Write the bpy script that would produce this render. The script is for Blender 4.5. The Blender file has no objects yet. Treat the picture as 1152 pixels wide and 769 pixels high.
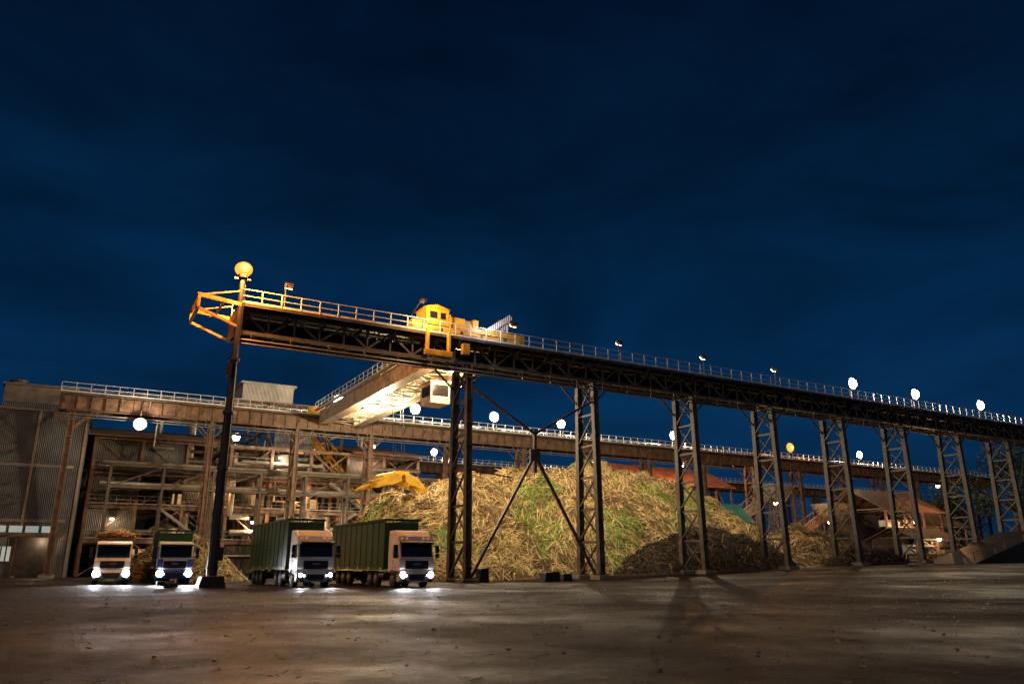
import bpy, math, random
from mathutils import Vector, Matrix, noise
random.seed(7)
scene=bpy.context.scene
scene.view_settings.view_transform='Standard'
try: scene.view_settings.look='None'
except Exception: pass
scene.view_settings.exposure=0
TH=math.radians(29.7); C,S=math.cos(TH),math.sin(TH)
AX,AY=-21.05,56.7
def W(s,q,z=0): return Vector((AX+C*s-S*q, AY+S*s+C*q, z))
def sst(t):
    t=max(0,min(1,t)); return t*t*(3-2*t)
def gz(s): return 1.65*sst((s-15)/75)
def gzw(x,y): return gz((x-AX)*C+(y-AY)*S)
COL=scene.collection
# ---------------------------------------------------------------- materials
def mat(name,col,rough=.6,metal=0,scale=2.0,var=.35,bump=.15,col2=None,spec=.5,wave=None,emit=None,estr=0,detail=6):
    m=bpy.data.materials.new(name); m.use_nodes=True; nt=m.node_tree; N=nt.nodes; L=nt.links
    b=N['Principled BSDF']; b.inputs['Roughness'].default_value=rough; b.inputs['Metallic'].default_value=metal
    b.inputs['Specular IOR Level'].default_value=spec
    tc=N.new('ShaderNodeTexCoord'); nz=N.new('ShaderNodeTexNoise'); nz.inputs['Scale'].default_value=scale; nz.inputs['Detail'].default_value=detail; nz.inputs['Roughness'].default_value=.65
    L.new(tc.outputs['Object'],nz.inputs['Vector'])
    r=N.new('ShaderNodeValToRGB'); r.color_ramp.elements[0].position=.35; r.color_ramp.elements[1].position=.68
    c2=col2 if col2 else tuple(c*(1-var) for c in col)
    r.color_ramp.elements[0].color=(*c2,1); r.color_ramp.elements[1].color=(*col,1)
    L.new(nz.outputs['Fac'],r.inputs['Fac']); L.new(r.outputs['Color'],b.inputs['Base Color'])
    mr=N.new('ShaderNodeMapRange'); mr.inputs['To Min'].default_value=max(.05,rough-.15); mr.inputs['To Max'].default_value=min(1,rough+.15)
    L.new(nz.outputs['Fac'],mr.inputs['Value']); L.new(mr.outputs['Result'],b.inputs['Roughness'])
    bp=N.new('ShaderNodeBump'); bp.inputs['Strength'].default_value=bump; bp.inputs['Distance'].default_value=.05
    L.new(nz.outputs['Fac'],bp.inputs['Height'])
    if wave:
        w=N.new('ShaderNodeTexWave'); w.bands_direction=wave[0]; w.inputs['Scale'].default_value=wave[1]
        L.new(tc.outputs['Object'],w.inputs['Vector'])
        b2=N.new('ShaderNodeBump'); b2.inputs['Strength'].default_value=.9; b2.inputs['Distance'].default_value=.06
        L.new(w.outputs['Fac'],b2.inputs['Height']); L.new(bp.outputs['Normal'],b2.inputs['Normal']); L.new(b2.outputs['Normal'],b.inputs['Normal'])
    else: L.new(bp.outputs['Normal'],b.inputs['Normal'])
    if emit:
        b.inputs['Emission Color'].default_value=(*emit,1); b.inputs['Emission Strength'].default_value=estr
    return m
M={}
M['steel']=mat('weathered_steel',(.125,.105,.09),.55,.2,1.3,.5,.2,col2=(.05,.038,.03))
M['steel_g']=mat('galvanised_steel',(.30,.29,.27),.5,.4,1.5,.4,.1)
M['rail']=mat('railing_paint',(.75,.74,.70),.5,.0,1.5,.4,.1)
M['steel_y']=mat('yellow_crane_paint',(.80,.45,.03),.45,.0,1.2,.4,.1,col2=(.45,.22,.03))
M['ochre']=mat('faded_ochre_paint',(.42,.27,.10),.5,.0,1.2,.4,.1,col2=(.2,.12,.06))
M['grab_y']=mat('yellow_grab_paint',(.85,.55,.03),.45,.0,1.2,.4,.1,col2=(.6,.34,.03))
M['cream']=mat('cream_girder_paint',(.42,.36,.26),.5,.0,1.2,.4,.1,col2=(.18,.13,.08))
M['brown']=mat('brown_primer_steel',(.20,.115,.07),.6,.1,1.1,.5,.2,col2=(.06,.038,.028))
M['dark']=mat('dark_steel',(.04,.035,.033),.5,.3,2,.4,.1)
M['conc']=mat('concrete',(.24,.21,.18),.85,0,1.2,.4,.3)
M['clad']=mat('corrugated_cladding',(.10,.105,.11),.6,.1,.35,.5,.1,col2=(.035,.035,.037),wave=('X',1.6))
M['cladw']=mat('white_cladding',(.62,.6,.56),.5,.1,.4,.4,.1,wave=('X',1.6))
M['roofr']=mat('rusty_sheet_roof',(.42,.15,.07),.7,.1,.5,.5,.1,col2=(.2,.07,.04),wave=('X',2.2))
M['roofb']=mat('brown_sheet_roof',(.20,.12,.075),.7,.1,.5,.5,.1,col2=(.08,.05,.035),wave=('X',2.2))
M['pipe']=mat('pipe_lagging',(.28,.26,.23),.45,.4,1,.4,.1)
M['straw1']=mat('straw_pale',(.74,.57,.29),.8,0,.6,.3,0)
M['straw2']=mat('straw_mid',(.50,.36,.15),.85,0,.6,.3,0)
M['straw3']=mat('straw_brown',(.20,.13,.06),.9,0,.6,.3,0)
M['straw4']=mat('cane_green',(.17,.32,.04),.7,0,.6,.3,0)
M['pile']=mat('cane_mass',(.24,.17,.075),.95,0,1.6,.5,1.0,col2=(.05,.035,.016))
M['rot']=mat('rotten_cane',(.05,.03,.02),.95,0,1.6,.5,1.0,col2=(.016,.011,.008))
M['glass']=mat('dark_glass',(.015,.018,.02),.08,0,1,.1,0,spec=.8)
M['black']=mat('black_plastic',(.02,.02,.02),.5,0,3,.3,.05)
M['tyre']=mat('tyre_rubber',(.022,.02,.018),.85,0,6,.3,.3)
M['white']=mat('white_truck_paint',(.80,.79,.77),.35,0,1.5,.25,.02,col2=(.60,.56,.52))
M['pink']=mat('dusty_white_paint',(.80,.72,.68),.35,0,1.5,.25,.02,col2=(.60,.48,.43))
M['blue']=mat('blue_truck_paint',(.06,.12,.40),.35,0,1.5,.3,.02)
M['green']=mat('green_trailer_paint',(.022,.085,.02),.5,0,.8,.4,.05,col2=(.018,.045,.015))
M['chrome']=mat('bright_metal',(.6,.6,.6),.25,.9,2,.2,.02)
M['amber']=mat('amber_marker',(.7,.3,.02),.3,0,2,.1,0,emit=(1,.4,.05),estr=.8)
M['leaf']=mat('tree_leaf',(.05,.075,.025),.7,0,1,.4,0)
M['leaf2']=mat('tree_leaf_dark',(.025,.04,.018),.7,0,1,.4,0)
M['bark']=mat('tree_bark',(.10,.07,.05),.9,0,3,.4,.5)
M['tarp']=mat('teal_tarpaulin',(.04,.18,.15),.5,0,1,.3,.1)
def emis(name,col,st,base=.3):
    m=bpy.data.materials.new(name); m.use_nodes=True; b=m.node_tree.nodes['Principled BSDF']
    b.inputs['Base Color'].default_value=(base,base,base,1); b.inputs['Emission Color'].default_value=(*col,1); b.inputs['Emission Strength'].default_value=st
    if base<.1: b.inputs['Specular IOR Level'].default_value=0
    return m
M['lw']=emis('lamp_white',(1,.93,.82),60); M['lo']=emis('lamp_sodium',(1,.33,.05),1.9,.004)
M['lb']=emis('bay_lamp_glass',(1,.75,.4),18)
M['lh']=emis('headlamp_glow',(.9,.95,1),40); M['lin']=emis('lit_interior',(1,.55,.22),.5)
M['win']=emis('window_glow',(.75,.85,.8),.3)
# ---------------------------------------------------------------- mesh builder
class MB:
    def __init__(s): s.v=[]; s.f=[]; s.m=[]
    def add(s,vs,fs,mi=0):
        o=len(s.v); s.v+= [tuple(v) for v in vs]; s.f+=[tuple(i+o for i in f) for f in fs]; s.m+=[mi]*len(fs)
    def box(s,c,d,mi=0,R=None):
        x,y,z=[k/2 for k in d]; c=Vector(c)
        vs=[Vector((a*x,b*y,e*z)) for a in(-1,1) for b in(-1,1) for e in(-1,1)]
        if R: vs=[R@v for v in vs]
        s.add([v+c for v in vs],[(0,1,3,2),(4,6,7,5),(0,4,5,1),(2,3,7,6),(0,2,6,4),(1,5,7,3)],mi)
    def beam(s,a,b,w,h=None,mi=0):
        a=Vector(a);b=Vector(b);h=h or w; d=b-a; L=d.length
        if L<1e-6: return
        d/=L; up=Vector((0,0,1)) if abs(d.z)<.95 else Vector((1,0,0))
        x=d.cross(up).normalized(); y=x.cross(d)
        vs=[p+x*i*w/2+y*j*h/2 for p in(a,b) for i,j in((-1,-1),(1,-1),(1,1),(-1,1))]
        s.add(vs,[(0,1,2,3),(7,6,5,4),(0,4,5,1),(1,5,6,2),(2,6,7,3),(3,7,4,0)],mi)
    def cyl(s,a,b,r,r2=None,n=12,mi=0):
        a=Vector(a);b=Vector(b);r2=r if r2 is None else r2; d=(b-a).normalized()
        up=Vector((0,0,1)) if abs(d.z)<.95 else Vector((1,0,0)); x=d.cross(up).normalized(); y=x.cross(d)
        vs=[a+(x*math.cos(t)+y*math.sin(t))*r for t in [2*math.pi*i/n for i in range(n)]]+[b+(x*math.cos(t)+y*math.sin(t))*r2 for t in [2*math.pi*i/n for i in range(n)]]
        fs=[(i,(i+1)%n,n+(i+1)%n,n+i) for i in range(n)]+[tuple(range(n-1,-1,-1)),tuple(range(n,2*n))]
        s.add(vs,fs,mi)
    def prism(s,prof,x0,x1,mi=0):
        n=len(prof); vs=[(x0,p[0],p[1]) for p in prof]+[(x1,p[0],p[1]) for p in prof]
        s.add(vs,[(i,(i+1)%n,n+(i+1)%n,n+i) for i in range(n)]+[tuple(range(n-1,-1,-1)),tuple(range(n,2*n))],mi)
    def prismx(s,prof,y0,y1,mi=0):
        n=len(prof); vs=[(p[0],y0,p[1]) for p in prof]+[(p[0],y1,p[1]) for p in prof]
        s.add(vs,[(i,(i+1)%n,n+(i+1)%n,n+i) for i in range(n)]+[tuple(range(n-1,-1,-1)),tuple(range(n,2*n))],mi)
    def obj(s,name,mats,parent=None,bevel=0,smooth=False):
        me=bpy.data.meshes.new(name); me.from_pydata(s.v,[],s.f)
        if not isinstance(mats,(list,tuple)): mats=[mats]
        for m in mats: me.materials.append(M[m] if isinstance(m,str) else m)
        me.polygons.foreach_set('material_index',s.m); 
        import bmesh
        bm=bmesh.new(); bm.from_mesh(me); bmesh.ops.recalc_face_normals(bm,faces=bm.faces); bm.to_mesh(me); bm.free()
        me.update()
        o=bpy.data.objects.new(name,me); COL.objects.link(o)
        if parent: o.parent=parent
        if bevel:
            b=o.modifiers.new('b','BEVEL'); b.width=bevel; b.segments=2; b.limit_method='ANGLE'
        return o
def group(name,s,q,z=0,rot=None):
    e=bpy.data.objects.new(name,None); COL.objects.link(e); e.location=W(s,q,z); e.rotation_euler=(0,0,TH if rot is None else rot); e.empty_display_size=.5
    return e
def plight(name,parent,loc,col,p,r=.3):
    l=bpy.data.lights.new(name,'POINT'); l.energy=p; l.color=col; l.shadow_soft_size=r
    o=bpy.data.objects.new(name,l); COL.objects.link(o); o.parent=parent; o.location=loc; return o
def spot(name,parent,loc,dirv,col,p,ang=60,r=.1,blend=.6):
    l=bpy.data.lights.new(name,'SPOT'); l.energy=p; l.color=col; l.spot_size=math.radians(ang); l.spot_blend=blend; l.shadow_soft_size=r
    o=bpy.data.objects.new(name,l); COL.objects.link(o); o.parent=parent; o.location=loc
    o.rotation_euler=Vector(dirv).to_track_quat('-Z','Y').to_euler(); return o
WHT=(1,.80,.52); ORG=(1,.36,.06)
# ---------------------------------------------------------------- ground
def gnz(x,y): return (noise.noise(Vector((x*.12,y*.12,0)))*.10+noise.noise(Vector((x*.5,y*.5,5)))*.03)*min(1,math.hypot(x,y)/15)
def build_ground():
    radii=[0]; r=1.5
    while r<3500: radii.append(r); r*=1.055
    n=144; vs=[(0,0,0)]
    for r in radii[1:]:
        for k in range(n):
            a=2*math.pi*k/n; x,y=r*math.cos(a),r*math.sin(a)
            z=gzw(x,y)
            if 3<r<300: z+=gnz(x,y)
            vs.append((x,y,z))
    fs=[(0,1+k,1+(k+1)%n) for k in range(n)]
    for i in range(len(radii)-2):
        for k in range(n):
            a=1+i*n+k;b=1+i*n+(k+1)%n; fs.append((a,a+n,b+n,b))
    me=bpy.data.meshes.new('ground'); me.from_pydata(vs,[],fs); me.polygons.foreach_set('use_smooth',[True]*len(fs))
    o=bpy.data.objects.new('ground',me); COL.objects.link(o)
    m=bpy.data.materials.new('trampled_asphalt'); m.use_nodes=True; nt=m.node_tree;N=nt.nodes;L=nt.links;b=N['Principled BSDF']
    tc=N.new('ShaderNodeTexCoord')
    def nz(sc,det=8,ro=.6,vec=None):
        t=N.new('ShaderNodeTexNoise'); t.inputs['Scale'].default_value=sc; t.inputs['Detail'].default_value=det; t.inputs['Roughness'].default_value=ro; L.new(vec or tc.outputs['Object'],t.inputs['Vector']); return t
    big=nz(.09,7,.65); med=nz(.9,9,.75); fine=nz(9,7,.75); 
    mp=N.new('ShaderNodeMapping'); mp.inputs['Rotation'].default_value=(0,0,-.45); mp.inputs['Scale'].default_value=(.10,1.3,1); L.new(tc.outputs['Object'],mp.inputs['Vector'])
    trk=nz(1.1,7,.7,mp.outputs['Vector'])
    def ramp(src,e):
        r=N.new('ShaderNodeValToRGB'); 
        while len(r.color_ramp.elements)<len(e): r.color_ramp.elements.new(.5)
        for el,(p,c) in zip(r.color_ramp.elements,e): el.position=p; el.color=(*c,1)
        L.new(src,r.inputs['Fac']); return r
    a=ramp(med.outputs['Fac'],[(.34,(.006,.0035,.0028)),(.52,(.018,.0100,.0074)),(.70,(.060,.036,.025))])
    c=ramp(big.outputs['Fac'],[(.40,(.40,.36,.36)),(.60,(1.15,1.02,.95))])
    t=ramp(trk.outputs['Fac'],[(.38,(.55,.53,.52)),(.6,(1.15,1.12,1.1))])
    g=ramp(fine.outputs['Fac'],[(.36,(.25,.25,.25)),(.5,(.8,.8,.8)),(.68,(3.0,2.9,2.6))])
    def mul(x,y):
        k=N.new('ShaderNodeMix'); k.data_type='RGBA'; k.blend_type='MULTIPLY'; k.inputs[0].default_value=1; L.new(x,k.inputs[6]); L.new(y,k.inputs[7]); return k.outputs[2]
    L.new(mul(mul(mul(a.outputs['Color'],c.outputs['Color']),t.outputs['Color']),g.outputs['Color']),b.inputs['Base Color'])
    rr=N.new('ShaderNodeMapRange'); rr.inputs['From Min'].default_value=.38; rr.inputs['From Max'].default_value=.62; rr.inputs['To Min'].default_value=.45; rr.inputs['To Max'].default_value=.9
    L.new(big.outputs['Fac'],rr.inputs['Value']); L.new(rr.outputs['Result'],b.inputs['Roughness'])
    b.inputs['Specular IOR Level'].default_value=.12
    b1=N.new('ShaderNodeBump'); b1.inputs['Strength'].default_value=.9; b1.inputs['Distance'].default_value=.16; L.new(med.outputs['Fac'],b1.inputs['Height'])
    b2=N.new('ShaderNodeBump'); b2.inputs['Strength'].default_value=1; b2.inputs['Distance'].default_value=.04; L.new(fine.outputs['Fac'],b2.inputs['Height']); L.new(b1.outputs['Normal'],b2.inputs['Normal'])
    L.new(b2.outputs['Normal'],b.inputs['Normal']); me.materials.append(m)
build_ground()
def litter():
    mb=MB()
    for i in range(1700):
        y=random.uniform(9,75); x=random.uniform(-.75,.8)*y+random.uniform(-4,4)
        z=gzw(x,y)+.015+gnz(x,y)
        L=random.uniform(.04,.16)*(3 if random.random()<.04 else 1); a=random.uniform(0,6.28)
        mb.beam((x-L*math.cos(a)/2,y-L*math.sin(a)/2,z),(x+L*math.cos(a)/2,y+L*math.sin(a)/2,z+random.uniform(0,.03)),random.uniform(.006,.02),.01,random.choice([0,1,2,2]))
    mb.obj('cane_litter',['straw1','straw2','straw3'])
    mb=MB()
    for i in range(400):
        y=random.uniform(10,72); x=random.uniform(-.75,.8)*y; r=random.uniform(.012,.04)
        z=gzw(x,y)+gnz(x,y)
        mb.box((x,y,z+r*.3),(r*2,r*1.5,r*1.1),0,Matrix.Rotation(random.uniform(0,6),3,'Z')@Matrix.Rotation(random.uniform(-.5,.5),3,'X'))
    mb.obj('stones','conc',bevel=.006)
litter()
# ---------------------------------------------------------------- runways
H=20.6
def tower(mb,s,q0,q1,zb,zt,splay=.35,w=.55,panels=6,mi=0):
    A0,A1=Vector((s,q0-splay,zb)),Vector((s,q0,zt)); B0,B1=Vector((s,q1+splay,zb)),Vector((s,q1,zt))
    for a,b in((A0,A1),(B0,B1)):
        mb.beam(a+Vector((-w*.42,0,0)),b+Vector((-w*.42,0,0)),w*.9,.10,mi)
        mb.beam(a+Vector((w*.42,0,0)),b+Vector((w*.42,0,0)),w*.9,.10,mi)
        mb.beam(a,b,.08,w*.75,mi); mb.beam(a,b,w*.3,w*.8,mi)
        mb.box((a.x,a.y,zb+.12),(1.0,1.0,.14),mi)
        for k in range(9):
            p=a.lerp(b,(k+.5)/9); mb.box(p,(w*1.05,w*1.02,.16),mi)
    for i in range(panels):
        t0=(i+.02)/panels; t1=(i+1)/panels
        a0=A0.lerp(A1,t0);b0=B0.lerp(B1,t0);a1=A0.lerp(A1,t1);b1=B0.lerp(B1,t1)
        dx=Vector((.16,0,0))
        mb.beam(a0+dx,b1+dx,.14,.14,mi); mb.beam(b0-dx,a1-dx,.14,.14,mi); mb.beam(a1,b1,.22,.2,mi)
def girder(mb,s0,s1,q,zt,d=2.0,fl=.5,mi=0,truss=False):
    L=s1-s0; c=(s0+s1)/2
    if truss:
        mb.box((c,q,zt-.11),(L,fl*.8,.22),mi); mb.box((c,q,zt-d+.12),(L,fl*.8,.24),mi)
        k=s0+.3; up=True
        while k<s1-2:
            mb.box((k,q,zt-d/2),(.14,.16,d-.4),mi)
            mb.beam((k,q,zt-.2),(k+2,q,zt-d+.2),.12,.14,mi) if up else mb.beam((k,q,zt-d+.2),(k+2,q,zt-.2),.12,.14,mi)
            up=not up; k+=2
        return
    mb.box((c,q,zt-.04),(L,fl,.08),mi); mb.box((c,q,zt-d+.04),(L,fl,.08),mi); mb.box((c,q,zt-d/2),(L,.05,d-.17),mi)
    k=s0+.3
    while k<s1: mb.box((k,q,zt-d/2),(.06,fl*.9,d-.2),mi); k+=1.5
def railing(mb,s0,s1,q,z,step=1.5,mi=0):
    k=s0
    while k<=s1+.01: mb.box((k,q,z+.55),(.07,.07,1.1),mi); k+=step
    for h in (1.1,.58): mb.beam((s0,q,z+h),(s1,q,z+h),.06,.06,mi)
    mb.beam((s0,q,z+.1),(s1,q,z+.1),.03,.16,mi)
def runway(q,s0,s1,cols,wtop=3.0,first_splay=None,paint='steel',brace=None,cm='steel',d=2.0,truss=False):
    g=group('crane_runway',0,q)
    mb=MB(); hw=wtop/2
    girder(mb,s0,s1,-hw+.2,H-.25,d,truss=truss); girder(mb,s0,s1,hw-.2,H-.25,d)
    k=s0+.8
    while k<s1:
        mb.beam((k,-hw+.43,H-.5),(k,hw-.43,H-.5),.16,.25); mb.beam((k,-hw+.43,H-d),(k+1.5,hw-.43,H-d),.1,.1); mb.beam((k+1.5,hw-.43,H-d),(k+3,-hw+.43,H-d),.1,.1); k+=3
    mb.obj('runway_girders',paint,g)
    mb=MB(); L=s1-s0
    mb.box(((s0+s1)/2,0,H-.06),(L,wtop+1.2,.08)); 
    for sg in(-1,1): mb.box(((s0+s1)/2,sg*(hw+.55),H-.13),(L,.08,.22))
    k=s0+.5
    while k<s1:
        for sg in(-1,1): mb.beam((k,sg*(hw-.1),H-1.2),(k,sg*(hw+.55),H-.25),.08,.1)
        k+=3
    mb.box(((s0+s1)/2,-hw+.2,H+.07),(L,.12,.14)); mb.box(((s0+s1)/2,hw-.2,H+.07),(L,.12,.14))
    mb.obj('walkway_deck','steel',g)
    mb=MB(); railing(mb,s0,s1,-hw-.55,H); railing(mb,s0,s1,hw+.55,H); mb.obj('handrails','rail',g)
    mb=MB()
    zz=H-d
    mb.cyl((s0,-hw-.1,zz-.75),(s1,-hw-.1,zz-.75),.07,n=8); mb.cyl((s0,-hw-.1,zz-1.05),(s1,-hw-.1,zz-1.05),.05,n=8)
    k=s0+1
    while k<s1: mb.beam((k,-hw-.1,zz-.2),(k,-hw-.1,zz-1.1),.04); k+=3
    mb.obj('service_pipes','pipe',g)
    mb=MB()
    for i,s in enumerate(cols):
        sp=first_splay if (first_splay and i==0) else .3
        tower(mb,s,-hw+.2,hw-.2,gz(s)+.25,H-d-.33,sp)
        for sg in(-1,1):
            mb.beam((s,sg*(hw-.2),H-4.2),(s+2.1,sg*(hw-.2),H-d-.3),.14); mb.beam((s,sg*(hw-.2),H-4.2),(s-2.1,sg*(hw-.2),H-d-.3),.14)
    if brace:
        a,b=brace; cx=(a+b)/2; cz=H*.53
        for qq in(-hw+.2,):
            mb.beam((a,qq,H-4),(cx,qq,cz+1.9),.2); mb.beam((b,qq,H-4),(cx,qq,cz+1.9),.2)
            mb.beam((cx,qq,cz+2.2),(cx,qq,cz-1.6),.28)
            mb.beam((cx,qq,cz),(a+.4,qq,gz(a)+.3),.22); mb.beam((cx,qq,cz),(b-.4,qq,gz(b)+.3),.22); mb.box((cx,qq,cz),(1,.3,1))
            mb.beam((a,qq,H*.45),(cx-2.4,qq,H*.45-.5),.1)
    mb.obj('support_frames',cm,g)
    mb=MB()
    for i,s in enumerate(cols):
        sp=first_splay if (first_splay and i==0) else .3
        for y in(-hw+.2-sp,hw-.2+sp): mb.box((s,y,gz(s)+.05),(1.5,1.5,.55))
    mb.obj('footings','conc',g,bevel=.04)
    return g
FR=[19.1,32.6,45.2,56.9,68.6,80.3,92.1,104]
g1=runway(0,-.6,122,FR+[116],brace=(19.1,32.6),truss=True)
g2=runway(42,-12.5,180,[-11,4.4,15,25.2]+[37.5+12.3*i for i in range(12)],wtop=2.4,first_splay=2.2,paint='brown',cm='brown',d=1.7)
g3=runway(80,2,200,[4+12.3*i for i in range(16)],wtop=2.4,paint='brown',cm='brown',d=1.7)
mb=MB(); E=-.6
for qq in(-2.1,2.1):
    mb.beam((E,qq,H-.2),(E-3,qq,H+.1),.2,.3); mb.beam((E-3,qq,H+.1),(E-3,qq,H-.9),.2,.2); mb.beam((E-3,qq,H-.9),(E,qq,H-2),.16,.2)
    mb.beam((E,qq,H+.9),(E-3,qq,H+.1),.1)
mb.beam((E-3,-2.1,H+.1),(E-3,2.1,H+.1),.25,.35); mb.beam((E-3,-2.1,H-.9),(E-3,2.1,H-.9),.2,.2); mb.beam((E-1.2,-2.1,H),(E-1.2,2.1,H),.15,.2)
mb.box((E-.1,0,H-1.2),(.12,4,2))
mb.obj('end_outrigger','ochre',g1)
for s in(3.5,25.5,38.5,50.5,62):
    g=group('yard_floodlight',s,2.15,H)
    mb=MB(); mb.cyl((0,0,-.3),(0,0,3.6),.07,.06,8); mb.beam((0,0,3.6),(.3,.2,3.6),.06); mb.box((.3,.25,3.6),(.7,.3,.4),0,Matrix.Rotation(-.6,3,'X')); mb.obj('post_and_housing','steel',g)
    mb=MB(); mb.box((.3,.43,3.47),(.6,.04,.3),0,Matrix.Rotation(-.6,3,'X')); mb.obj('lens','lb',g)
    spot('yard_beam',g,(.3,.75,3.2),(0,1,-1.0),(1,.78,.46),{25.5:13000,38.5:12500,50.5:10500,62:5500}.get(s,6000),140,.05,.9)
# ---------------------------------------------------------------- sodium mast
def mast():
    dx,dy=-21.1-AX,55.4-AY; s=dx*C+dy*S; q=-dx*S+dy*C
    g=group('light_mast',s,q-.9)
    mb=MB(); mb.cyl((0,0,.5),(0,0,12),.36,.30,16); mb.cyl((0,0,12),(0,0,22.6),.28,.17,16)
    for z in (1.2,8,12,16): mb.cyl((0,0,z),(0,0,z+.18),.42,.42,16)
    k=2.5
    while k<22: mb.beam((.3,-.25,k),(.3,.25,k),.03); k+=.4
    mb.beam((.3,-.25,2.2),(.2,-.25,22),.04); mb.beam((.3,.25,2.2),(.2,.25,22),.04)
    mb.beam((0,0,19.5),(0,2.5,19.5),.2,.25); mb.box((-.35,-.3,15.2),(.35,.4,.9)); mb.box((.3,-.35,2.2),(.5,.35,.9))
    mb.cyl((-.2,-.33,.6),(-.2,-.25,15),.05,.05,6)
    mb.box((0,0,22.5),(1.2,.12,.12))
    mb.obj('mast_pole','dark',g)
    mb=MB(); mb.prismx([(-.95,-.2),(.95,-.2),(.7,.75),(-.7,.75)],-.8,.8); mb.obj('concrete_base','dark',g,bevel=.05)
    mb=MB(); mb.cyl((0,-.1,22.55),(0,-.1,22.75),.3,.4,14); mb.obj('lamp_housing','dark',g)
    mb=MB(); n=8; R0=.66; zc=23.25
    for k in range(n):
        a0=-math.pi/2+math.pi*k/n; a1=-math.pi/2+math.pi*(k+1)/n
        mb.cyl((0,-.1,zc+R0*math.sin(a0)*.85),(0,-.1,zc+R0*math.sin(a1)*.85),max(.03,R0*math.cos(a0)),max(.03,R0*math.cos(a1)),20)
    mb.obj('lamp_globe','lo',g)
    plight('sodium_light',g,(0,-1.02,23.25),ORG,15000,.3)
    plight('sodium_light_rear',g,(.6,.9,23.15),ORG,10000,.1)
mast()
# ---------------------------------------------------------------- floodlights
def flood(s,q,z,col='w',p=9000,z0=None,r=.5):
    g=group('floodlight',s,q)
    mb=MB()
    if z0 is not None: mb.cyl((0,.45,z0),(0,.45,z),.08,.06,8)
    mb.cyl((0,.1,z),(0,.5,z),r*1.25,r*.5,16); mb.beam((-.4,.4,z-.1),(.4,.4,z-.1),.08)
    mb.obj('housing_and_post','steel',g)
    mb=MB(); n=16
    for k in range(4):
        a0,a1=k*math.pi/8,(k+1)*math.pi/8
        mb.cyl((0,.08-r*.7*math.sin(a0),z),(0,.08-r*.7*math.sin(a1),z),r*math.cos(a0),max(.02,r*math.cos(a1)),n)
    mb.obj('lens','lw' if col=='w' else 'lo',g)
    plight('flood_lamp',g,(0,-.75,z-.05),WHT if col=='w' else ORG,p,.15)
for s in(73.3,86,101.1): flood(s,-.2,23.2,z0=H,p=4000,r=.6)
for s,c in((20.6,'w'),(32,'w'),(45.1,'w'),(57.4,'w'),(81,'w'),(110.6,'o'),(131.4,'w')): flood(s,42,23.2,c,z0=H,p=10000,r=.65 if c=='w' else .9)
flood(-3.9,39.5,17.4,p=2000,z0=19,r=.6)
for s,c in((14,'w'),(39,'w'),(52,'w'),(76,'w'),(91,'w')): flood(s,80,22.9,c,z0=H,p=5000,r=.6)
flood(26,78,22.9,'o',z0=H,p=4000,r=.7)
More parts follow.
